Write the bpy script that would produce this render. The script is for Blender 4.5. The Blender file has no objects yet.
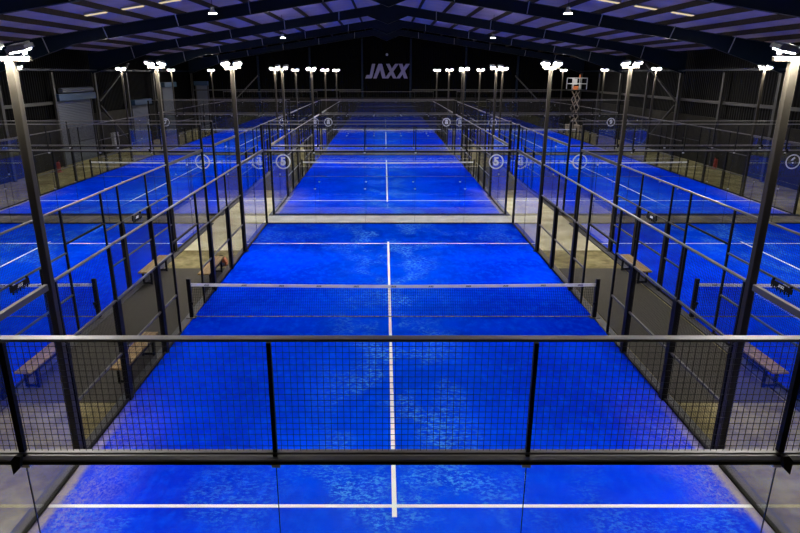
import bpy, bmesh, math, random
from mathutils import Vector, Matrix
random.seed(5)
S = bpy.context.scene
COL = S.collection
PI = math.pi

# ------------------------------------------------------------------ materials
def nmat(name):
    m = bpy.data.materials.new(name); m.use_nodes = True
    nt = m.node_tree; nt.nodes.clear()
    out = nt.nodes.new('ShaderNodeOutputMaterial')
    return m, nt, out

def N(nt, t, **kw):
    n = nt.nodes.new(t)
    for k, v in kw.items(): setattr(n, k, v)
    return n

def pbr(name, col, rough=.6, metal=0.0, spec=.5, var=0.0, scale=6.0, bump=0.0, bscale=40, col2=None, stretch=None):
    m, nt, out = nmat(name)
    b = N(nt, 'ShaderNodeBsdfPrincipled')
    b.inputs['Roughness'].default_value = rough
    b.inputs['Metallic'].default_value = metal
    b.inputs['Specular IOR Level'].default_value = spec
    b.inputs['Base Color'].default_value = (*col, 1)
    nt.links.new(b.outputs[0], out.inputs[0])
    tc = N(nt, 'ShaderNodeTexCoord')
    vec = tc.outputs['Object']
    if stretch:
        mp = N(nt, 'ShaderNodeMapping'); mp.inputs['Scale'].default_value = stretch
        nt.links.new(vec, mp.inputs['Vector']); vec = mp.outputs[0]
    if var or col2:
        nz = N(nt, 'ShaderNodeTexNoise'); nz.inputs['Scale'].default_value = scale; nz.inputs['Detail'].default_value = 6
        nt.links.new(vec, nz.inputs['Vector'])
        r = N(nt, 'ShaderNodeValToRGB')
        c2 = col2 if col2 else tuple(min(1, c*(1+var)) for c in col)
        c1 = col if col2 else tuple(c*(1-var) for c in col)
        r.color_ramp.elements[0].position = .35; r.color_ramp.elements[1].position = .68
        r.color_ramp.elements[0].color = (*c1, 1); r.color_ramp.elements[1].color = (*c2, 1)
        nt.links.new(nz.outputs[0], r.inputs[0]); nt.links.new(r.outputs[0], b.inputs['Base Color'])
    if bump:
        n2 = N(nt, 'ShaderNodeTexNoise'); n2.inputs['Scale'].default_value = bscale; n2.inputs['Detail'].default_value = 4
        nt.links.new(vec, n2.inputs['Vector'])
        bp = N(nt, 'ShaderNodeBump'); bp.inputs['Strength'].default_value = bump; bp.inputs['Distance'].default_value = .02
        nt.links.new(n2.outputs[0], bp.inputs['Height']); nt.links.new(bp.outputs[0], b.inputs['Normal'])
    return m

def emis(name, col, st):
    m, nt, out = nmat(name)
    e = N(nt, 'ShaderNodeEmission'); e.inputs[0].default_value = (*col, 1); e.inputs[1].default_value = st
    nt.links.new(e.outputs[0], out.inputs[0]); return m

def glass_mat():
    m, nt, out = nmat('clear_toughened_glass')
    t = N(nt, 'ShaderNodeBsdfTransparent'); t.inputs[0].default_value = (.975, .99, .985, 1)
    g = N(nt, 'ShaderNodeBsdfGlossy'); g.inputs['Roughness'].default_value = 0.0
    g.inputs[0].default_value = (1, 1, 1, 1)
    f = N(nt, 'ShaderNodeFresnel'); f.inputs[0].default_value = 1.52
    geo = N(nt, 'ShaderNodeNewGeometry')
    # back faces: use the same air-to-glass curve
    mp = N(nt, 'ShaderNodeMix', data_type='FLOAT'); mp.inputs[2].default_value = 1.52; mp.inputs[3].default_value = 1/1.52
    nt.links.new(geo.outputs['Backfacing'], mp.inputs[0])
    nt.links.new(mp.outputs[0], f.inputs[0])
    mx = N(nt, 'ShaderNodeMixShader')
    nt.links.new(f.outputs[0], mx.inputs[0]); nt.links.new(t.outputs[0], mx.inputs[1]); nt.links.new(g.outputs[0], mx.inputs[2])
    nt.links.new(mx.outputs[0], out.inputs[0]); return m

def turf_mat():
    m, nt, out = nmat('blue_artificial_turf')
    b = N(nt, 'ShaderNodeBsdfPrincipled'); b.inputs['Roughness'].default_value = 1.0; b.inputs['Specular IOR Level'].default_value = 0.0
    tc = N(nt, 'ShaderNodeTexCoord'); oi = N(nt, 'ShaderNodeObjectInfo')
    off = N(nt, 'ShaderNodeVectorMath', operation='ADD')
    sc = N(nt, 'ShaderNodeVectorMath', operation='SCALE'); sc.inputs['Scale'].default_value = 37.0
    cmb = N(nt, 'ShaderNodeCombineXYZ')
    nt.links.new(oi.outputs['Random'], cmb.inputs[0]); nt.links.new(oi.outputs['Random'], cmb.inputs[1])
    nt.links.new(cmb.outputs[0], sc.inputs[0])
    nt.links.new(tc.outputs['Object'], off.inputs[0]); nt.links.new(sc.outputs[0], off.inputs[1])
    def noise(scale, detail, st=(1, 1, 1), rough=.55):
        mp = N(nt, 'ShaderNodeMapping'); mp.inputs['Scale'].default_value = st
        nt.links.new(off.outputs[0], mp.inputs['Vector'])
        n = N(nt, 'ShaderNodeTexNoise'); n.inputs['Scale'].default_value = scale; n.inputs['Detail'].default_value = detail
        n.inputs['Roughness'].default_value = rough
        nt.links.new(mp.outputs[0], n.inputs['Vector']); return n.outputs[0]
    def ramp(v, a, bb, lo=0.0, hi=1.0):
        r = N(nt, 'ShaderNodeMapRange'); r.interpolation_type = 'SMOOTHSTEP'
        r.inputs[1].default_value = a; r.inputs[2].default_value = bb; r.inputs[3].default_value = lo; r.inputs[4].default_value = hi
        nt.links.new(v, r.inputs[0]); return r.outputs[0]
    def mul(a, bb):
        x = N(nt, 'ShaderNodeMath', operation='MULTIPLY'); nt.links.new(a, x.inputs[0])
        if isinstance(bb, float): x.inputs[1].default_value = bb
        else: nt.links.new(bb, x.inputs[1])
        return x.outputs[0]
    def add(a, bb):
        x = N(nt, 'ShaderNodeMath', operation='ADD', use_clamp=True); nt.links.new(a, x.inputs[0]); nt.links.new(bb, x.inputs[1]); return x.outputs[0]
    def mix(fac, c1, c2):
        x = N(nt, 'ShaderNodeMix', data_type='RGBA'); nt.links.new(fac, x.inputs[0])
        for i, c in ((6, c1), (7, c2)):
            if isinstance(c, tuple): x.inputs[i].default_value = (*c, 1)
            else: nt.links.new(c, x.inputs[i])
        return x.outputs[2]
    sep = N(nt, 'ShaderNodeSeparateXYZ'); nt.links.new(tc.outputs['Object'], sep.inputs[0])
    ax = N(nt, 'ShaderNodeMath', operation='ABSOLUTE'); nt.links.new(sep.outputs[0], ax.inputs[0])
    ay = N(nt, 'ShaderNodeMath', operation='ABSOLUTE'); nt.links.new(sep.outputs[1], ay.inputs[0])
    base = mix(ramp(noise(.45, 4), .35, .7), TURF_A, TURF_B)
    base = mix(mul(ramp(noise(5, 8, (1, .6, 1), .7), .42, .75), .65), base, TURF_C)
    # pale worn flecks where players stand (mid court and along the service lines)
    zone = add(ramp(ax.outputs[0], 2.0, .1), mul(ramp(ay.outputs[0], 5.2, 7.2), .4))
    fl = mul(mul(ramp(noise(.9, 3, (1, .7, 1)), .44, .62), ramp(noise(15, 7, (.8, 1.3, 1), .75), .46, .62)), zone)
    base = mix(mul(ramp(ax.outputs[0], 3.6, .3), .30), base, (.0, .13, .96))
    base = mix(mul(fl, .85), base, (.10, .42, .90))
    # sandy pink wear in the corners by the side glass
    cz = mul(ramp(ax.outputs[0], 3.6, 5.0), ramp(sep.outputs[1], -3.0, -6.2))
    sd = mul(mul(cz, ramp(noise(24, 9, (1, .7, 1), .85), .42, .66)), ramp(noise(.6, 2), .32, .5))
    edge = mul(ramp(ax.outputs[0], 4.78, 4.90), ramp(sep.outputs[1], -3.5, -6.5))
    base = mix(add(mul(sd, .75), mul(edge, .75)), base, (.46, .39, .37))
    fine = noise(160, 2)
    base = mix(mul(ramp(fine, .5, .75), .15), base, (.0, .06, .92))
    nt.links.new(base, b.inputs['Base Color']); nt.links.new(b.outputs[0], out.inputs[0])
    return m

TURF_A = (.0, .022, .66); TURF_B = (.0, .044, .90); TURF_C = (.0, .10, .94)
M = {}
M['turf'] = turf_mat()
M['line'] = pbr('white_turf_line', (.97, .95, .90), .9, spec=.05)
M['black'] = pbr('black_powder_coated_steel', (.006, .006, .0065), .5, spec=.12)
M['rail'] = pbr('worn_dark_grey_rail', (.075, .070, .060), .42, spec=.4)
M['light_rail'] = pbr('bare_aluminium_rail', (.16, .15, .135), .45, spec=.4)
M['wire'] = pbr('black_coated_wire', (.016, .015, .013), .6, spec=.1)
M['pole'] = pbr('dark_grey_steel_pole', (.032, .028, .021), .5, spec=.15)
M['housing'] = pbr('grey_cast_aluminium', (.35, .35, .34), .45, metal=.3)
M['lens'] = emis('lit_flood_lens', (1.0, .95, .87), 600.0)
M['roof_glow'] = emis('warm_added_glow', (1.0, .80, .52), .30)  # faint glow for bright roof patches, no known lamp there
M['bay'] = emis('lit_bay_lens', (1.0, .97, .92), 60.0)
M['glass'] = glass_mat()
M['clamp'] = pbr('stainless_clamp', (.6, .6, .6), .35, metal=.8)
M['tape'] = pbr('white_net_tape', (.95, .93, .88), .8, spec=.2)
M['print'] = pbr('dark_tape_print', (.05, .05, .06), .8)
M['net'] = pbr('black_net_cord', (.006, .006, .008), .9, spec=.05)
M['cable'] = pbr('dark_bottom_cord', (.05, .04, .03), .8, col2=(.3, .24, .17), scale=14)
M['wood'] = pbr('varnished_plank_wood', (.16, .090, .022), .75, col2=(.29, .185, .06), scale=3, stretch=(9, 1, 9))
M['decal'] = pbr('white_vinyl_decal', (.95, .95, .95), .6)
M['concrete'] = pbr('beige_concrete', (.150, .127, .052), .9, spec=.04, col2=(.31, .268, .135), scale=.9, bump=.15, bscale=25)
def stains(m, k):
    nt = m.node_tree; b = [n for n in nt.nodes if n.type == 'BSDF_PRINCIPLED'][0]
    src = b.inputs['Base Color'].links[0].from_socket
    tc = N(nt, 'ShaderNodeTexCoord')
    nz = N(nt, 'ShaderNodeTexNoise'); nz.inputs['Scale'].default_value = 3.3; nz.inputs['Detail'].default_value = 9; nz.inputs['Roughness'].default_value = .68
    nt.links.new(tc.outputs['Object'], nz.inputs['Vector'])
    r = N(nt, 'ShaderNodeMapRange'); r.inputs[1].default_value = .36; r.inputs[2].default_value = .60; r.inputs[3].default_value = k; r.inputs[4].default_value = 1.0
    nt.links.new(nz.outputs[0], r.inputs[0])
    mx = N(nt, 'ShaderNodeMix', data_type='RGBA', blend_type='MULTIPLY'); mx.inputs[0].default_value = 1
    nt.links.new(src, mx.inputs[6]); nt.links.new(r.outputs[0], mx.inputs[7]); nt.links.new(mx.outputs[2], b.inputs['Base Color'])
stains(M['concrete'], .55)
M['pale'] = pbr('light_baked_concrete', (.44, .40, .24), .85, spec=.1, col2=(.64, .59, .40), scale=1.1, bump=.1, bscale=25)  # concrete colour lightened to hold the brightness beside the glass
M['gap'] = pbr('light_gap_concrete', (.68, .65, .55), .85, spec=.1, col2=(.86, .83, .74), scale=1.6)  # lighter tone for the floor strip between two courts
M['mat'] = pbr('charcoal_carpet', (.056, .052, .040), .95, spec=.1, var=.18, scale=60, bump=.2, bscale=200)
M['base'] = pbr('dark_base_profile', (.035, .034, .033), .6)
M['clad'] = pbr('shaded_wall_cladding', (.0016, .0016, .0016), .85, spec=.05)  # same cladding as the right wall, shade put into a darker colour
M['block'] = pbr('dark_grey_blockwork', (.021, .019, .015), .9, spec=.15, var=.2, scale=2.5)
M['roof'] = pbr('lavender_grey_roof_sheet', (.70, .55, .56), .8, spec=.1, var=.10, scale=.8)
M['navy'] = pbr('navy_painted_steel', (.002, .008, .020), .5, spec=.12)
M['steel'] = pbr('grey_galvanised_steel', (.032, .030, .026), .5, metal=.2)
M['bright'] = pbr('pale_steel_rod', (.28, .29, .32), .5)
M['brown'] = pbr('brown_primer_purlin', (.055, .040, .024), .7, spec=.1, var=.15)
M['shutter'] = pbr('grey_blue_shutter', (.10, .11, .13), .6, spec=.3)
M['hood'] = pbr('blue_shutter_hood', (.010, .036, .075), .6)
M['sign'] = pbr('lavender_white_sign_face', (.27, .245, .34), .8, spec=.1)
M['red'] = pbr('red_painted_cylinder', (.26, .018, .010), .5)
M['orange'] = pbr('orange_plastic', (.75, .20, .05), .5)
M['white'] = pbr('white_painted_steel', (.72, .72, .70), .5)
M['beige'] = pbr('beige_painted_steel', (.50, .40, .27), .5)
M['cabinet'] = pbr('pale_grey_cabinet', (.35, .35, .32), .6)

def wavy(m, ax_index, scale, strength):
    nt = m.node_tree; b = [n for n in nt.nodes if n.type == 'BSDF_PRINCIPLED'][0]
    tc = N(nt, 'ShaderNodeTexCoord')
    w = N(nt, 'ShaderNodeTexWave', wave_type='BANDS', bands_direction='XYZ'[ax_index])
    w.inputs['Scale'].default_value = scale
    nt.links.new(tc.outputs['Object'], w.inputs['Vector'])
    bp = N(nt, 'ShaderNodeBump'); bp.inputs['Strength'].default_value = strength; bp.inputs['Distance'].default_value = .05
    nt.links.new(w.outputs[1], bp.inputs['Height']); nt.links.new(bp.outputs[0], b.inputs['Normal'])
wavy(M['shutter'], 2, 3.0, .8)
wavy(M['roof'], 0, .0, .0)
M['cladx'] = M['clad'].copy(); wavy(M['cladx'], 0, 1.2, .45)
M['cladr'] = pbr('lit_wall_cladding', (.0042, .0040, .0036), .8, spec=.08); wavy(M['cladr'], 1, 1.2, .45)  # same cladding again, lightened in colour for the brighter right wall
wavy(M['clad'], 1, 1.2, .45)

# ------------------------------------------------------------------ mesh helpers
class MB:
    def __init__(s): s.v = []; s.f = []
    def box(s, x0, x1, y0, y1, z0, z1):
        i = len(s.v)
        s.v += [(x0,y0,z0),(x1,y0,z0),(x1,y1,z0),(x0,y1,z0),(x0,y0,z1),(x1,y0,z1),(x1,y1,z1),(x0,y1,z1)]
        s.f += [(i,i+3,i+2,i+1),(i+4,i+5,i+6,i+7),(i,i+1,i+5,i+4),(i+1,i+2,i+6,i+5),(i+2,i+3,i+7,i+6),(i+3,i,i+4,i+7)]
        return s
    def bar(s, a, b, w, h=None, up=(0,0,1)):
        h = h or w
        a = Vector(a); b = Vector(b); d = (b-a).normalized(); u = Vector(up)
        if abs(d.dot(u)) > .98: u = Vector((0,1,0))
        r = d.cross(u).normalized(); u = r.cross(d).normalized()
        i = len(s.v)
        for p in (a, b):
            for (p1, p2) in ((-1,-1),(1,-1),(1,1),(-1,1)):
                s.v.append(tuple(p + r*p1*w/2 + u*p2*h/2))
        s.f += [(i,i+1,i+2,i+3),(i+7,i+6,i+5,i+4),(i,i+4,i+5,i+1),(i+1,i+5,i+6,i+2),(i+2,i+6,i+7,i+3),(i+3,i+7,i+4,i)]
        return s
    def tube(s, a, b, r, n=10, r2=None):
        r2 = r if r2 is None else r2
        a = Vector(a); b = Vector(b); d = (b-a).normalized(); u = Vector((0,0,1)) if abs(d.z) < .9 else Vector((1,0,0))
        x = d.cross(u).normalized(); y = x.cross(d).normalized(); i = len(s.v)
        for p, rr in ((a, r), (b, r2)):
            for k in range(n):
                t = 2*PI*k/n; s.v.append(tuple(p + x*rr*math.cos(t) + y*rr*math.sin(t)))
        for k in range(n):
            j = (k+1) % n; s.f.append((i+k, i+n+k, i+n+j, i+j))
        s.f.append(tuple(i+k for k in range(n))); s.f.append(tuple(i+n+k for k in reversed(range(n))))
        return s
    def prism(s, pts, axis, a, b):
        """extrude a 2-D outline along an axis; pts are the two other coordinates in order"""
        i = len(s.v); n = len(pts)
        for t in (a, b):
            for (p, q) in pts:
                s.v.append({'x': (t,p,q), 'y': (p,t,q), 'z': (p,q,t)}[axis])
        s.f.append(tuple(range(i, i+n))); s.f.append(tuple(reversed(range(i+n, i+2*n))))
        for k in range(n):
            j = (k+1) % n; s.f.append((i+k, i+n+k, i+n+j, i+j))
        return s
    def mesh(s, name, mat, bevel=0.0, smooth=False):
        me = bpy.data.meshes.new(name); me.from_pydata(s.v, [], s.f)
        bm = bmesh.new(); bm.from_mesh(me); bmesh.ops.recalc_face_normals(bm, faces=bm.faces)
        if bevel: bmesh.ops.bevel(bm, geom=bm.edges[:], offset=bevel, segments=2, affect='EDGES', profile=.6)
        bm.to_mesh(me); bm.free()
        me.materials.append(mat)
        if smooth:
            for p in me.polygons: p.use_smooth = True
        return me

def obj(name, mb, mat, parent=None, loc=(0,0,0), rot=(0,0,0), bevel=0.0, smooth=False, label=None):
    me = mb if isinstance(mb, bpy.types.Mesh) else mb.mesh(name, mat, bevel, smooth)
    o = bpy.data.objects.new(name, me); COL.objects.link(o)
    o.location = loc; o.rotation_euler = rot
    if parent: o.parent = parent
    if label: o['label'] = label
    return o

def thing(name, label, cat, loc=(0,0,0), rz=0, group=None):
    o = bpy.data.objects.new(name, None); COL.objects.link(o)
    o.empty_display_size = .2
    o.location = loc; o.rotation_euler = (0,0,rz)
    o['label'] = label; o['category'] = cat; o['kind'] = 'thing'
    if group: o['group'] = group
    return o

def tag(o, label, cat, group=None):
    o['label'] = label; o['category'] = cat; o['kind'] = 'thing'
    if group: o['group'] = group
    return o

def struct(name, mb, mat, label=None):
    o = obj(name, mb, mat); o['kind'] = 'structure'
    if label: o['label'] = label
    return o

KIDS = {}
def kids(o):
    return [c for c in o.children]
def copy_tree(o, parent=None):
    c = o.copy(); COL.objects.link(c)
    if parent: c.parent = parent
    for k in kids(o): copy_tree(k, c)
    return c

PROTO = {}
def place(key, maker, label, loc, rz=0):
    """first use builds the thing, later uses copy the thing and each of its parts"""
    if key not in PROTO:
        o = maker(); PROTO[key] = o
    else:
        o = copy_tree(PROTO[key])
    o.location = loc; o.rotation_euler = (0,0,rz)
    o['label'] = label
    return o

def text_mesh(txt, size, depth, mat, embolden=0.0):
    cu = bpy.data.curves.new('t', 'FONT'); cu.body = txt; cu.size = size; cu.extrude = depth/2
    cu.align_x = 'CENTER'; cu.align_y = 'CENTER'; cu.offset = embolden
    o = bpy.data.objects.new('t', cu); COL.objects.link(o)
    dg = bpy.context.evaluated_depsgraph_get(); dg.update()
    me = bpy.data.meshes.new_from_object(o.evaluated_get(dg))
    bpy.data.objects.remove(o); bpy.data.curves.remove(cu)
    me.materials.clear(); me.materials.append(mat)
    return me

# ------------------------------------------------------------------ layout
CX = {'left': -12.38, 'centre': 0.0, 'right': 12.50}
CY = {'nearest': 0.0, 'middle': 21.67, 'farthest': 43.34}
CLO = {'left': 0.02, 'centre': -0.085, 'right': 0.22}
NUM = {('left','middle'): '4', ('centre','middle'): '5', ('right','middle'): '6',
       ('left','farthest'): '7', ('centre','farthest'): '8', ('right','farthest'): '9'}
NZ = 2.30
WALLX = 21.5; WALLY = 55.2; FRONTY = -20.0
GH = 2.93          # top of the glass

# ------------------------------------------------------------------ court parts
def make_turf(dx):
    def f():
        t = thing('court_turf', '', 'court turf', group='blue padel courts')
        obj('turf_carpet', MB().box(-5, 5, -10, 10, .002, .022), M['turf'], t)
        for y in (-6.975, 6.975):
            obj('service_line', MB().box(-4.99, 4.99, y-.032, y+.032, .022, .026), M['line'], t)
        obj('centre_line', MB().box(dx-.034, dx+.034, -7.2, 7.2, .0221, .0265), M['line'], t)
        b = MB()
        b.box(-5.2, -5.005, -10.1, 10.1, .001, .035); b.box(5.005, 5.2, -10.1, 10.1, .001, .035)
        b.box(-5.005, 5.005, -10.1, -10.005, .001, .035); b.box(-5.005, 5.005, 10.005, 10.1, .001, .035)
        obj('base_frame', b, M['base'], t)
        return t
    return f

def grid(mb, plane, c, a0, a1, z0, z1, step=.05, w=.0034):
    """welded wire grid; plane 'x' means the panel lies in the plane x=c and runs along y"""
    n = max(1, round((a1-a0)/step)); m = max(1, round((z1-z0)/step)); h = w/2
    for i in range(1, n):
        a = a0+(a1-a0)*i/n
        if plane == 'x': mb.box(c-h, c+h, a-h, a+h, z0, z1)
        else: mb.box(a-h, a+h, c-h, c+h, z0, z1)
    for j in range(1, m):
        z = z0+(z1-z0)*j/m
        if plane == 'x': mb.box(c+h, c+h+w, a0, a1, z-h, z+h)
        else: mb.box(a0, a1, c-h-w, c-h, z-h, z+h)
    return mb

def make_fence():
    t = thing('side_fence', '', 'mesh fence', group='black mesh side fences')
    E = 5.85
    for y in (-4, -2, 2, 4):
        obj('post', MB().box(-.05, .05, y-.07, y+.07, .035, 2.0).box(-.022, .022, y-.022, y+.022, 2.0, 2.98), M['black'], t)
    for y in (-1, 1):
        obj('post', MB().box(-.022, .022, y-.025, y+.025, .035, 2.98), M['black'], t)
    for y in (-5.82, 5.82):
        obj('post', MB().box(-.04, .04, y-.03, y+.03, .035, 2.0).box(-.022, .022, y-.02, y+.02, 2.0, 2.98), M['black'], t)
    obj('top_rail', MB().tube((0,-E,3.0), (0,E,3.0), .025, 10), M['rail'], t, smooth=False)
    for s in (-1, 1):
        for z in (1.0, 2.0):
            obj('rail', MB().box(-.018, .018, min(s*1,s*E), max(s*1,s*E), z-.018, z+.018), M['rail'], t)
        obj('bottom_rail', MB().box(-.02, .02, min(s*1.02,s*E), max(s*1.02,s*E), .04, .08), M['black'], t)
    obj('door_header', MB().box(-.02, .02, -1, 1, 2.18, 2.22), M['black'], t)
    cuts = [-E, -4, -2, -1, 1, 2, 4, E]
    for a, b in zip(cuts, cuts[1:]):
        if a == -1:
            obj('mesh_panel', grid(MB(), 'x', 0, a, b, 2.2, 3.0, w=.0023), M['wire'], t)
        else:
            obj('mesh_panel', grid(MB(), 'x', 0, a, b, .06, 3.0, w=.0023), M['wire'], t)
    return t

def make_side_glass():
    t = thing('side_glass_wall', '', 'glass wall', group='side glass walls')
    for a, b in ((-1.93, -.003), (.003, 1.93)):
        obj('glass_panel', MB().box(-.006, .006, a, b, .05, GH), M['glass'], t)
    obj('joint_seal', MB().box(-.0055, .0055, -.0029, .0029, .07, GH-.002), M['black'], t)
    obj('bottom_channel', MB().box(-.03, .03, -1.93, 1.93, .035, .065), M['black'], t)
    obj('top_rail', MB().box(-.03, .03, -1.95, 1.95, GH, 3.02), M['rail'], t, bevel=.006)
    for z in (1.45, 2.7):
        obj('glass_clamp', MB().box(-.016, .016, -.05, .05, z-.03, z+.03), M['clamp'], t)
    return t

def number_mesh(d):
    """ring and digit, lying in the xz plane and facing -y"""
    mb = MB(); n = 40; R, r = .31, .262
    i = len(mb.v)
    for k in range(n):
        c, s_ = math.cos(2*PI*k/n), math.sin(2*PI*k/n)
        mb.v += [(R*c, -.002, R*s_), (r*c, -.002, r*s_), (R*c, .0005, R*s_), (r*c, .0005, r*s_)]
    for k in range(n):
        a = 4*k; b = 4*((k+1) % n)
        mb.f += [(a, b, b+1, a+1), (a+2, a+3, b+3, b+2), (a, a+2, b+2, b), (a+1, b+1, b+3, a+3)]
    me = text_mesh(d, .46, .0025, M['decal'], .016)
    bm = bmesh.new(); bm.from_mesh(me)
    bmesh.ops.rotate(bm, verts=bm.verts, cent=(0,0,0), matrix=Matrix.Rotation(PI/2, 3, 'X'))
    bm.verts.ensure_lookup_table()
    off = len(mb.v)
    mb.v += [tuple(v.co) for v in bm.verts]; bm.verts.index_update()
    mb.f += [tuple(off+v.index for v in f.verts) for f in bm.faces]
    bm.free()
    return mb

def make_back_wall(num=None, near=False):
    def f():
        t = thing('back_wall', '', 'glass wall', group='glass back walls topped with mesh')
        for k in range(5):
            a = -5+2*k
            obj('glass_panel', MB().box(a+.003+(.05 if k == 0 else 0), a+1.997-(.05 if k == 4 else 0), -.006, .006, .05, GH), M['glass'], t)
        obj('bottom_channel', MB().box(-4.95, 4.95, -.03, .03, .035, .065), M['black'], t)
        obj('glass_top_channel', MB().box(-4.95, 4.95, -.072, .035, GH+.022, GH+.034), M['light_rail'], t, bevel=.003)
        obj('channel_face', MB().box(-4.95, 4.95, -.062, .03, GH-.015, GH+.0215), M['black'], t)
        obj('lower_mesh_rail', MB().box(-4.95, 4.95, -.028, .02, 2.985, 3.004), M['light_rail'], t, bevel=.003)
        obj('top_rail', MB().box(-5.03, 5.03, -.04, .035, 3.962, 3.984), M['light_rail'], t, bevel=.003)
        for x in (-5, 5):
            obj('corner_post', MB().box(x-.04, x+.04, -.04, .04, .035, 3.945), M['black'], t)
        for x in (-3, 3):
            p = obj('post', MB().box(x-.022, x+.022, -.024, .02, 2.96, 3.945), M['black'], t)
            s = 1 if x > 0 else -1
            b = MB().prism([(x-s*.05, 3.03), (x-s*.01, 3.04), (x+s*.035, 2.99), (x+s*.03, 2.87), (x-s*.03, 2.93)], 'y', -.125, -.085)
            obj('bracket', b, M['black'], p)
        for x in (-1, 1):
            obj('post', MB().box(x-.016, x+.016, -.024, .02, 2.96, 3.945), M['black'], t)
        for k in range(5):
            a = -5+2*k
            obj('mesh_panel', grid(MB(), 'y', 0, a, a+2, 3.0, 3.96, w=.0032 if near else .0022), M['wire'], t)
        for x in (-3, -1, 1, 3):
            for z in (1.45, 2.875):
                obj('glass_clamp', MB().box(x-.035, x+.035, -.014, .014, z-.02, z+.02), M['clamp'], t)
        for x in (-3, -1, 1, 3):
            obj('joint_seal', MB().box(x-.0029, x+.0029, -.0055, .0055, .07, GH-.04), M['black'], t)
        if num:
            for x in (-4.49, 4.49):
                obj('number_decal', number_mesh(num), M['decal'], t, loc=(x, -.0065, NZ), label='white number %s inside a white circle' % num)
        return t
    return f

# the slanted four letter wordmark: outlines in units of its height
LET = [
 [(210,110),(250,110),(211,272),(200,285),(122,285),(142,243),(180,243)],
 [(225,285),(290,110),(335,110),(385,285),(338,285),(312,180),(265,285)],
]
XS = [[((385,430),(475,520)), ((500,545),(370,415))], [((545,590),(615,660)), ((637,685),(515,560))]]
def wordmark(height, depth, parts=False):
    sc = height/175.0
    def P(p): return ((p[0]-403)*sc, (197.5-p[1])*sc)
    out = []
    for L in LET:
        out.append(MB().prism([P(p) for p in L], 'y', -depth, 0))
    for X in XS:
        (t1, b1), (t2, b2) = X
        mb = MB()
        mb.prism([P((t1[0],110)), P((t1[1],110)), P((b1[1],285)), P((b1[0],285))], 'y', -depth, 0)
        mb.prism([P((t2[0],110)), P((t2[1],110)), P((b2[1],285)), P((b2[0],285))], 'y', -depth*1.02, 0)
        out.append(mb)
    return out

def make_net():
    t = thing('court_net', '', 'net', group='padel nets')
    for x in (-5.04, 5.02):
        p = obj('net_post', MB().box(x-.045, x+.045, -.04, .04, .036, 1.05), M['black'], t, bevel=.006)
        s = 1 if x > 0 else -1
        obj('winder', MB().tube((x-s*.04, -.07, .42), (x-s*.04, -.03, .42), .04, 12).bar((x-s*.04,-.075,.42),(x-s*.04,-.075,.30),.018), M['black'], p)
        obj('post_foot', MB().box(x-.12, x+.12, -.09, .09, .0355, .047), M['steel'], p)
    def top(x): return .885 + .045*(abs(x)/5.0)**1.4
    n = 40; tape = MB(); xs = [-4.99+9.97*i/n for i in range(n+1)]
    for k, x in enumerate(xs):
        z = top(x); tape.v += [(x,-.008,z-.075),(x,.008,z-.075),(x,.008,z),(x,-.008,z)]
    for k in range(n):
        a = 4*k; b = a+4
        for (p, q) in ((0,1),(1,2),(2,3),(3,0)): tape.f.append((a+p, b+p, b+q, a+q))
    tape.f += [(0,1,2,3), (4*n+3,4*n+2,4*n+1,4*n)]
    obj('top_tape', tape, M['tape'], t)
    lt = MB()
    for i in range(-5, 6):
        x = i*.92
        if abs(x) > 4.8: continue
        for mb in wordmark(.042, .0025):
            o = len(lt.v); lt.v += [(v[0]+x, v[1]-.0085, v[2]+top(x)-.038) for v in mb.v]; lt.f += [tuple(o+i_ for i_ in f) for f in mb.f]
    obj('tape_lettering', lt, M['print'], t, label='small dark lettering repeated along the tape')
    net = MB(); w = .0021
    nx = 220
    for i in range(1, nx):
        x = -5.0+10.0*i/nx; net.box(x-w, x+w, -w, w, .05, top(x)-.075)
    for j in range(1, 19):
        f = j/19
        for k in range(n):
            xa, xb = xs[k], xs[k+1]
            za = .05+f*(top(xa)-.125); zb = .05+f*(top(xb)-.125)
            net.bar((xa,w*2,za),(xb,w*2,zb),2*w)
    obj('netting', net, M['net'], t)
    obj('bottom_cord', MB().bar((-4.99,0,.055),(4.98,0,.055),.018), M['cable'], t)
    return t

def make_pole(sx=1, ey=1):
  def f():
      """floodlight mast; the two heads look along local +x towards the court"""
      t = thing('light_pole', '', 'light pole', group='floodlight poles')
      obj('pole', MB().box(-.052, .052, -.052, .052, .036, 6.0), M['pole'], t, bevel=.012)
      obj('base_plate', MB().box(-.11, .11, -.085, .085, .0355, .045), M['black'], t)
      obj('crossbar', MB().box(-.27, .27, -.035, .035, 6.0, 6.06), M['pole'], t, bevel=.008)
      for s in (-1, 1):
          x = s*.19
          h = MB()
          h.box(-.12, .12, -.11, .11, -.022, .035)
          for k in range(6): h.box(-.105, .105, -.095+k*.036, -.085+k*.036, .035, .06)
          h.box(-.125, .125, -.12, -.11, -.022, .03); h.box(-.125, .125, .11, .12, -.022, .03)
          hd = obj('floodlight', h, M['housing'], t, loc=(x, -.07, 6.155), rot=(ey*math.radians(13), sx*math.radians(-10), 0))
          obj('lens', MB().box(-.10, .10, -.09, .07, -.036, -.0225), M['lens'], hd)
          obj('stem', MB().box(-.02, .02, .05, .085, -.085, -.01), M['housing'], hd)
      return t
  return f

def make_bench():
    t = thing('bench', '', 'bench', group='wooden benches between the courts')
    obj('seat', MB().box(-.16, .16, -.87, .87, .42, .46), M['wood'], t, bevel=.006)
    for y in (-.62, .62):
        obj('leg_frame', MB().box(-.14, -.09, y-.025, y+.025, .012, .42).box(.09, .14, y-.025, y+.025, .012, .42).box(-.09, .09, y-.02, y+.02, .34, .42).box(-.09, .09, y-.015, y+.015, .03, .08), M['black'], t)
    obj('stretcher', MB().box(-.13, -.09, -.6, .6, .34, .415).box(.09, .13, -.6, .6, .34, .415), M['black'], t)
    return t

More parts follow.
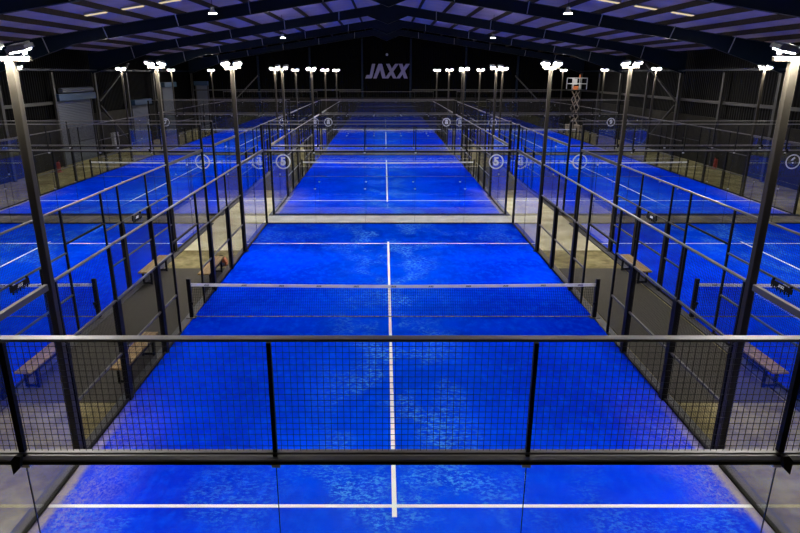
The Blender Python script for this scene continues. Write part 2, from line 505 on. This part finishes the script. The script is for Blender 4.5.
def make_rack():
    t = thing('hook_rack', '', 'rack', group='hook racks hung on the fences')
    obj('rack_bar', MB().box(-.012, .012, -.32, .32, -.13, -.03), M['black'], t)
    for y in (-.27, .27):
        obj('hanger', MB().box(-.02, .02, y-.015, y+.015, -.04, .02), M['black'], t)
    for y in (-.24, -.12, 0, .12, .24):
        obj('hook', MB().box(.012, .05, y-.01, y+.01, -.15, -.135).box(.04, .05, y-.01, y+.01, -.15, -.10).box(-.008, .012, y-.01, y+.01, -.20, -.12), M['black'], t)
    lt = MB()
    for mb in wordmark(.058, .002):
        o_ = len(lt.v); lt.v += [(.0121-v[1], v[0], v[2]-.08) for v in mb.v]; lt.f += [tuple(o_+i_ for i_ in f) for f in mb.f]
    obj('rack_lettering', lt, M['decal'], t, label='small white lettering on the rack bar')
    return t

# ------------------------------------------------------------------ build the courts
DIRS = {'left': -1, 'right': 1}
for row in ('nearest', 'middle', 'farthest'):
    for colm in ('centre', 'left', 'right'):
        cx, cy = CX[colm], CY[row]
        nm = '%s %s court' % (row, colm)
        place('turf'+colm, make_turf(CLO[colm]), 'blue artificial turf with white lines of the ' + nm, (cx, cy, 0))
        for side in ('left', 'right'):
            s = DIRS[side]
            hidden = row == 'nearest' and colm == side      # outer sides of the near wings lie outside the picture
            x = cx+s*5.0
            if not hidden:
                place('fence', make_fence, 'black mesh fence along the %s side of the %s' % (side, nm), (x, cy, 0), 0)
            for end, e in (('near', -1), ('far', 1)):
                if not hidden and not (row == 'nearest' and colm != 'centre' and end == 'near'):
                    place('sideglass', make_side_glass, 'clear side glass at the %s %s corner of the %s' % (end, side, nm), (x, cy+e*8.0, 0), 0)
                place('pole'+side+end, make_pole(-s, -e), 'tall floodlight pole at the %s %s corner of the %s' % (end, side, nm),
                      (x, cy+e*5.96, 0))
        num = NUM.get((colm, row))
        if num:
            place('backwall'+num, make_back_wall(num), 'glass wall topped with mesh and numbered %s at near end of the %s' % (num, nm), (cx, cy-10.0, 0))
        elif colm == 'centre':
            place('frontwall', make_back_wall(None, True), 'glass wall topped with black mesh at the near end of the ' + nm, (cx-.09, cy-10.0, 0))
        place('backwall', make_back_wall(), 'glass wall topped with black mesh at the far end of the ' + nm, (cx, cy+10.0, 0))
        place('net', make_net, 'black net with white top tape across the ' + nm, (cx, cy, 0))

# aisles between the courts: carpets, benches, racks
def make_mat():
    t = MB().box(-1.0, 1.0, -4.1, 4.08, .001, .012)
    o = obj('aisle_carpet', t, M['mat']); o['kind'] = 'thing'; o['category'] = 'carpet'; o['group'] = 'charcoal carpets between the courts'
    return o
for row in ('nearest', 'middle', 'farthest'):
    for side, xc in (('left', -6.19), ('right', 6.25)):
        place('mat', make_mat, 'charcoal carpet in the aisle %s of the %s centre court' % (side, row), (xc, CY[row], 0))
LX = CX['left']+5; RX = CX['right']-5
place('bench', make_bench, 'wooden bench in left aisle by the fence of left court, farther one', (LX+.30, 3.18, 0))
place('bench', make_bench, 'wooden bench in left aisle seen through the side glass, nearer one at left court', (LX+.30, -2.90, 0))
place('bench', make_bench, 'wooden bench in left aisle against the nearest centre court fence, nearer one', (-5.34, -2.74, 0))
place('bench', make_bench, 'wooden bench in left aisle against the nearest centre court fence, farther one', (-5.34, 3.05, 0))
place('bench', make_bench, 'wooden bench in right aisle by the fence of right court, farther one', (RX-.22, 3.27, 0))
place('bench', make_bench, 'wooden bench in right aisle seen through the side glass, nearer one at right court', (RX-.22, -2.90, 0))
place('rack', make_rack, 'black hook rack on left court fence above the nearer bench', (LX+.045, -2.95, 2.0))
place('rack', make_rack, 'black hook rack on left court fence above the farther bench', (LX+.045, 2.95, 2.0))
place('rack', make_rack, 'black hook rack on right court fence above the nearer bench', (RX-.045, -3.05, 2.0), PI)
place('rack', make_rack, 'black hook rack on right court fence above the farther bench', (RX-.045, 2.95, 2.0), PI)
b = thing('sports_bag', 'small orange and pale bag on the concrete behind the left centre fence', 'bag', (-5.42, 4.45, 0))
obj('bag_body', MB().prism([(-.16,0),(.16,0),(.18,.12),(.10,.26),(-.10,.26),(-.18,.12)], 'y', -.11, .11), M['orange'], b, bevel=.03)
obj('side_pocket', MB().box(-.12, .12, -.145, -.112, .02, .12), M['cabinet'], b, bevel=.01)
obj('handle', MB().tube((-.08,0,.255),(-.05,0,.32),.012,8).tube((-.05,0,.32),(.05,0,.32),.012,8).tube((.05,0,.32),(.08,0,.255),.012,8), M['black'], b)

# ------------------------------------------------------------------ hall shell
struct('floor', MB().box(-WALLX-.2, WALLX+.2, FRONTY-.2, WALLY+.2, -.2, 0), M['concrete'])
RO = 10.72; SL = .154
def roofz(x): return RO-SL*abs(x)
for nm_, s in (('wall_left', -1), ('wall_right', 1)):
    x0, x1 = sorted((s*WALLX, s*(WALLX+.2)))
    struct(nm_, MB().box(x0, x1, FRONTY, WALLY, 0, roofz(WALLX)), M['clad'] if s < 0 else M['cladr'])
    x0, x1 = sorted((s*WALLX, s*(WALLX-.12)))
    struct('wall_%s_blockwork' % ('left' if s < 0 else 'right'), MB().box(x0, x1, FRONTY, WALLY-.12, 0, 3.05), M['block'])
gab = [(-WALLX,0),(WALLX,0),(WALLX,roofz(WALLX)),(0,RO),(-WALLX,roofz(WALLX))]
struct('wall_back', MB().prism(gab, 'y', WALLY, WALLY+.2), M['cladx'])
struct('wall_back_blockwork', MB().box(-WALLX, WALLX, WALLY-.12, WALLY, 0, 3.3), M['block'])
struct('wall_front', MB().prism(gab, 'y', FRONTY-.2, FRONTY), M['cladx'])
struct('floor_end_brightness', MB().box(-5.0-2.3, 5.0+2.4, 6.15, 15.5, 0, .0009), M['pale'])  # thin sheet carrying that painted brightness over the ordinary floor
struct('floor_gap_strip', MB().box(-5.2, 5.2, 10.11, 11.56, 0, .0016), M['gap'])
ro = MB()
for s in (-1, 1):
    ro.prism([(0, RO), (s*(WALLX+.3), roofz(WALLX+.3)), (s*(WALLX+.3), roofz(WALLX+.3)+.08), (0, RO+.08)], 'y', FRONTY-.2, WALLY+.2)
struct('ceiling', ro, M['roof'])

# portal frames
BAY = 11.6
frames_y = [WALLY-.3-BAY*k for k in range(0, 7)]
ordn = ['against the back wall', 'second from the back wall', 'third from the back wall', 'fourth from the back wall', 'fifth from the back wall',
        'sixth from the back wall', 'seventh from the back wall']
def make_portal():
    t = thing('portal_frame', '', 'steel frame', group='navy steel portal frames')
    RT = RO-.257      # top of rafter below the purlins
    for s in (-1, 1):
        pr = [(0, RT), (s*21.3, RT-SL*21.3), (s*21.3, 5.75), (s*20.9, 5.9), (s*16.6, RT-SL*16.6-.58), (s*1.4, RT-SL*1.4-.58), (0, 9.14)]
        r = obj('rafter', MB().prism(pr, 'y', -.012, .012), M['navy'], t)
        fl = MB()
        low = [(21.0, 5.87), (16.6, RT-SL*16.6-.58), (1.4, RT-SL*1.4-.58), (0, 9.14)]
        for p, q in zip(low, low[1:]): fl.bar((s*p[0],0,p[1]), (s*q[0],0,q[1]), .22, .025)
        fl.bar((s*21.0,0,RT-SL*21.0), (0,0,RT), .22, .025)
        obj('flange', fl, M['navy'], r)
        c = MB().box(min(s*21.0,s*21.02), max(s*21.0,s*21.02)+0, -.12, .12, 0, 5.9)
        c.box(min(s*21.0,s*21.2), max(s*21.0,s*21.2), -.01, .01, 0, 5.9); c.box(min(s*21.18,s*21.2), max(s*21.18,s*21.2), -.12, .12, 0, 5.9)
        obj('column', c, M['steel'], t)
        for x in (3.4, 7.2, 11.0, 14.8, 18.0):
            zb = (RT-SL*x-.56) if x < 16.6 else (5.9+(RT-SL*16.6-.58-5.9)*(20.9-x)/4.3)
            obj('fly_brace', MB().bar((s*x, -.02, zb), (s*(x-.05), -.62, RT-SL*x-.01), .045, .02), M['bright'], t)
    return t
for k, y in enumerate(frames_y):
    place('portal', make_portal, 'navy blue steel roof frame, ' + ordn[k], (0, y, 0))

words = ['first', 'second', 'third', 'fourth', 'fifth', 'sixth', 'seventh', 'eighth', 'ninth', 'tenth', 'eleventh', 'twelfth', 'thirteenth']
def make_purlin():
    o = obj('roof_purlin', MB().box(-.035, .035, FRONTY, WALLY, 0, .23).box(-.035, .05, FRONTY, WALLY, 0, .012), M['brown'])
    o['kind'] = 'thing'; o['category'] = 'roof beam'; o['group'] = 'brown roof purlins'
    return o
for s, sd in ((-1, 'left'), (1, 'right')):
    for k in range(12):
        x = .5+k*1.75
        p = place('purlin', make_purlin, 'brown roof purlin, %s one %s of the ridge' % (words[k], sd), (s*x, 0, roofz(x)-.24))
    o = obj('eave_beam', MB().box(-.06, .06, FRONTY, WALLY-.3, -.06, .06), M['navy'], loc=(s*20.85, 0, 6.05))
    tag(o, 'thin navy tie beam running under the %s eave' % sd, 'roof beam', 'eave beams')
    g = obj('wall_rail', MB().box(-.05, .05, FRONTY, WALLY-.3 if s > 0 else 25.8, -.09, .09), M['steel'], loc=(s*21.27, 0, 4.05))
    tag(g, 'grey horizontal rail along the %s wall' % sd, 'wall rail', 'wall rails')
    for k in range(1, 5):
        if s < 0 and k == 1: continue
        y = WALLY-.3-BAY*(k-.5)
        o = obj('wall_post', MB().box(-.07, .07, -.1, .1, 0, 5.9), M['steel'], loc=(s*21.12, y, 0))
        tag(o, 'grey secondary post on the %s wall, %s from the back' % (sd, words[k-1]), 'post', 'secondary wall posts')
    yc = WALLY-.3-2*BAY
    o = obj('diagonal_brace', MB().bar((0,yc+.2,3.9), (0,yc+6.3,6.6), .16, .10), M['steel'], loc=(s*21.02, 0, 0))
    tag(o, 'upper diagonal steel brace on the %s wall' % sd, 'brace', 'diagonal braces')
    o = obj('diagonal_brace', MB().bar((0,yc+.2,3.6), (0,yc+5.55,.0), .16, .10), M['steel'], loc=(s*21.02, 0, 0))
    tag(o, 'lower diagonal steel brace on the %s wall' % sd, 'brace', 'diagonal braces')

wp = [(-2.62,'first left of centre'),(2.6,'first right of centre'),(-8.25,'second left of centre'),(8.55,'second right of centre'),
      (-13.85,'third left of centre'),(14.15,'third right of centre')]
for x, t_ in wp:
    o = obj('wind_post', MB().box(-.1, .1, -.2, -.19, 0, roofz(x)-.95).box(-.008, .008, -.19, -.01, 0, roofz(x)-.95).box(-.1, .1, -.01, 0, 0, roofz(x)-.95), M['navy'], loc=(x, WALLY-.13, 0))
    tag(o, 'navy steel post on the back wall, ' + t_, 'post', 'back wall posts')
for s, sd in ((-1,'left'),(1,'right')):
    o = obj('diagonal_brace', MB().bar((s*16.4,0,3.2),(s*13.9,0,5.6),.14,.10), M['steel'], loc=(0, WALLY-.42, 0))
    tag(o, 'diagonal steel brace on the back wall at the ' + sd, 'brace', 'diagonal braces')
    o = obj('wall_rail', MB().box(-9.2, 9.2, -.08, .08, -.06, .06), M['steel'], loc=(s*12.0, WALLY-.15+.05, 4.1))
    tag(o, 'grey horizontal rail on the %s half of the back wall' % sd, 'wall rail', 'wall rails')

# wall sign
sg = thing('wall_sign', 'large pale slanted lettering mounted high on the dark back wall', 'sign', (0.10, WALLY-.02, 6.06))
for mb, lab in zip(wordmark(1.50, .10), 'JAXX'):
    obj('sign_letter', mb, M['sign'], sg, loc=(0, 0, 0))
o = obj('wall_sensor', MB().tube((0,0,0),(0,-.12,0),.13,16), M['cabinet'], loc=(0.05, WALLY, 7.75))
tag(o, 'small round pale sensor above the lettered wall sign', 'sensor')

# hanging bay lamps
def make_bay():
    t = thing('bay_lamp', '', 'lamp', group='hanging bay lamps')
    obj('lamp_body', MB().tube((0,0,.06),(0,0,.20),.15,20,.07).tube((0,0,.20),(0,0,.28),.07,14), M['housing'], t)
    obj('lens', MB().tube((0,0,.035),(0,0,.06),.155,20), M['bay'], t)
    obj('suspension', MB().tube((0,0,.28),(0,0,1.45),.012,6), M['black'], t)
    return t
for y, d in ((11.2, 'nearer'), (28.2, 'farther')):
    for x, sd in ((-6.85, 'left'), (6.85, 'right')):
        place('bay', make_bay, '%s bright lamp hanging from the roof at the %s' % (d, sd), (x, y, 8.0))

def make_roof_glow():  # glowing strip added to imitate bright roof patches of unknown source
    t = thing('roof_glow_strip', '', 'lamp', group='added glow strips between the purlins')
    obj('glow_backing', MB().box(-.52, .52, -.16, .16, .03, .09), M['housing'], t)
    obj('glow_face', MB().box(-.5, .5, -.14, .14, 0, .029), M['roof_glow'], t)
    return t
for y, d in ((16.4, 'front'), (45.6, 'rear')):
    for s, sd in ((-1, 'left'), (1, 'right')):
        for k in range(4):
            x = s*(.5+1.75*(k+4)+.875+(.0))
            b_ = place('roof_glow', make_roof_glow, 'added warm glow strip between roof purlins, %s of the %s row on the %s slope' % (words[k], d, sd), (x, y, roofz(x)-.16))
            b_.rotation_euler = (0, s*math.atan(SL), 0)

# roller shutters
def shutter(x, y, w, h, rz, lab, drum=True):
    t = thing('roller_shutter', lab, 'shutter door', (x, y, 0), rz, 'roller shutters')
    obj('curtain', MB().box(-w/2, w/2, -.05, 0, 0, h), M['shutter'], t)
    for s in (-1, 1):
        obj('guide', MB().box(s*w/2-.06, s*w/2+.06, -.10, 0, 0, h+.2), M['steel'], t)
    obj('hood', MB().box(-w/2-.1, w/2+.1, -.42, 0, h-.02, h+.42), M['hood'], t, bevel=.02)
    if drum: obj('drum', MB().tube((-w/2+.5,-.25,h+.62),(w/2-.1,-.25,h+.62),.17,18), M['shutter'], t, smooth=False)
    return t
shutter(-WALLX+.12, 28.75, 5.0, 4.15, PI/2, 'wide grey roller shutter with blue hood on the left wall, nearest')
shutter(-WALLX+.12, 40.2, 3.6, 3.3, PI/2, 'lower grey roller shutter on the left wall, in the middle', False)
shutter(-WALLX+.12, 47.6, 3.2, 4.6, PI/2, 'tall grey roller shutter on the left wall, nearest the corner', False)
shutter(-20.1, WALLY-.12, 1.3, 4.6, 0, 'narrow grey roller shutter on the back wall at far left', False)
cb = thing('wall_cabinet', 'pale electrical cabinet standing by the left wall beside a column', 'cabinet', (-WALLX+.13, 34.3, .0))
obj('plinth', MB().box(.02, .2, -.4, .4, 0, .45), M['base'], cb)
obj('cabinet_body', MB().box(0, .22, -.45, .45, .45, 1.45), M['cabinet'], cb, bevel=.01)
obj('cabinet_door', MB().box(.221, .235, -.42, .42, .48, 1.42), M['cabinet'], cb, bevel=.004)

def make_ext():
    t = thing('fire_extinguisher', '', 'fire extinguisher', group='red fire extinguishers')
    obj('cylinder', MB().tube((0,0,.06),(0,0,.56),.12,20).tube((0,0,.56),(0,0,.66),.12,20,.04), M['red'], t)
    obj('valve', MB().box(-.03, .03, -.03, .03, .66, .72).box(-.02, .12, -.012, .012, .72, .745), M['black'], t)
    obj('hose', MB().tube((.03,0,.69),(.16,0,.60),.014,8).tube((.16,0,.60),(.15,0,.28),.014,8), M['black'], t)
    obj('stand', MB().box(-.16, .16, -.16, .16, 0, .04).box(-.02, .02, .125, .15, .04, .70), M['red'], t)
    return t
place('ext', make_ext, 'red fire extinguisher on a stand near the left wall', (-20.35, 23.6, 0))
place('ext', make_ext, 'red fire extinguisher on a stand near the right wall', (20.95, 25.0, 0))

# scissor lift behind the far right court
sl = thing('scissor_lift', 'raised scissor lift with white guard rails in the far right corner', 'lift', (19.35, 50.6, 0))
obj('chassis', MB().box(-.6, .6, -1.0, 1.0, .18, .75), M['beige'], sl, bevel=.03)
for sx in (-1, 1):
    for sy in (-1, 1):
        obj('wheel', MB().tube((sx*.5, sy*.7, .18),(sx*.62, sy*.7, .18),.18,18), M['black'], sl)
for k in range(4):
    z0 = .75+k*.85; z1 = z0+.85
    for sx in (-.2, .2):
        a = MB().bar((sx,-.75,z0+.04),(sx,.75,z1-.04),.045,.11).bar((sx+.06*(1 if sx<0 else -1),.75,z0+.04),(sx+.06*(1 if sx<0 else -1),-.75,z1-.04),.045,.11)
        obj('scissor_arm', a, M['beige'], sl)
obj('platform', MB().box(-.75, .75, -1.0, 1.0, 4.15, 4.25), M['steel'], sl, bevel=.02)
gr = MB()
for z in (4.8, 5.35):
    gr.box(-.75,.75,-1.0,-.95,z,z+.06).box(-.75,.75,.95,1.0,z,z+.06).box(-.75,-.70,-1,1,z,z+.06).box(.70,.75,-1,1,z,z+.06)
for x in (-.75, -.05, .70):
    for y in (-1.0, .95): gr.box(x, x+.05, y, y+.05, 4.3, 5.35)
obj('guard_rail', gr, M['white'], sl)
obj('control_box', MB().box(-.70, -.25, -.96, -.72, 4.75, 5.3), M['white'], sl, bevel=.02)
obj('beacon', MB().tube((0,-.9,5.41),(0,-.9,5.75),.09,14,.06), M['orange'], sl)
obj('gate_panel', MB().box(-.62, -.12, -1.02, -1.005, 4.28, 4.62), M['orange'], sl)

# ------------------------------------------------------------------ world, camera, view
w = bpy.data.worlds.new('World'); S.world = w; w.use_nodes = True
w.node_tree.nodes['Background'].inputs[0].default_value = (0, 0, 0, 1)
w.node_tree.nodes['Background'].inputs[1].default_value = 0

cam = bpy.data.cameras.new('camera'); co = bpy.data.objects.new('camera', cam); COL.objects.link(co)
cam.sensor_width = 36.0; cam.lens = 609.86/800*36
cam.shift_x = 15.6/800
cam.clip_start = .05; cam.clip_end = 300
co.location = (-.225, -14.171, 5.859)
co.rotation_euler = (PI/2-.3071, 0, 0)
S.camera = co

S.view_settings.view_transform = 'Standard'; S.view_settings.look = 'None'
S.view_settings.gamma = 1; S.view_settings.use_curve_mapping = False
S.view_settings.exposure = 1.28
c = S.cycles
c.max_bounces = 10; c.diffuse_bounces = 4; c.glossy_bounces = 5; c.transmission_bounces = 4
c.transparent_max_bounces = 64
c.sample_clamp_indirect = 6.0
c.caustics_reflective = False; c.caustics_refractive = False
c.use_denoising = True
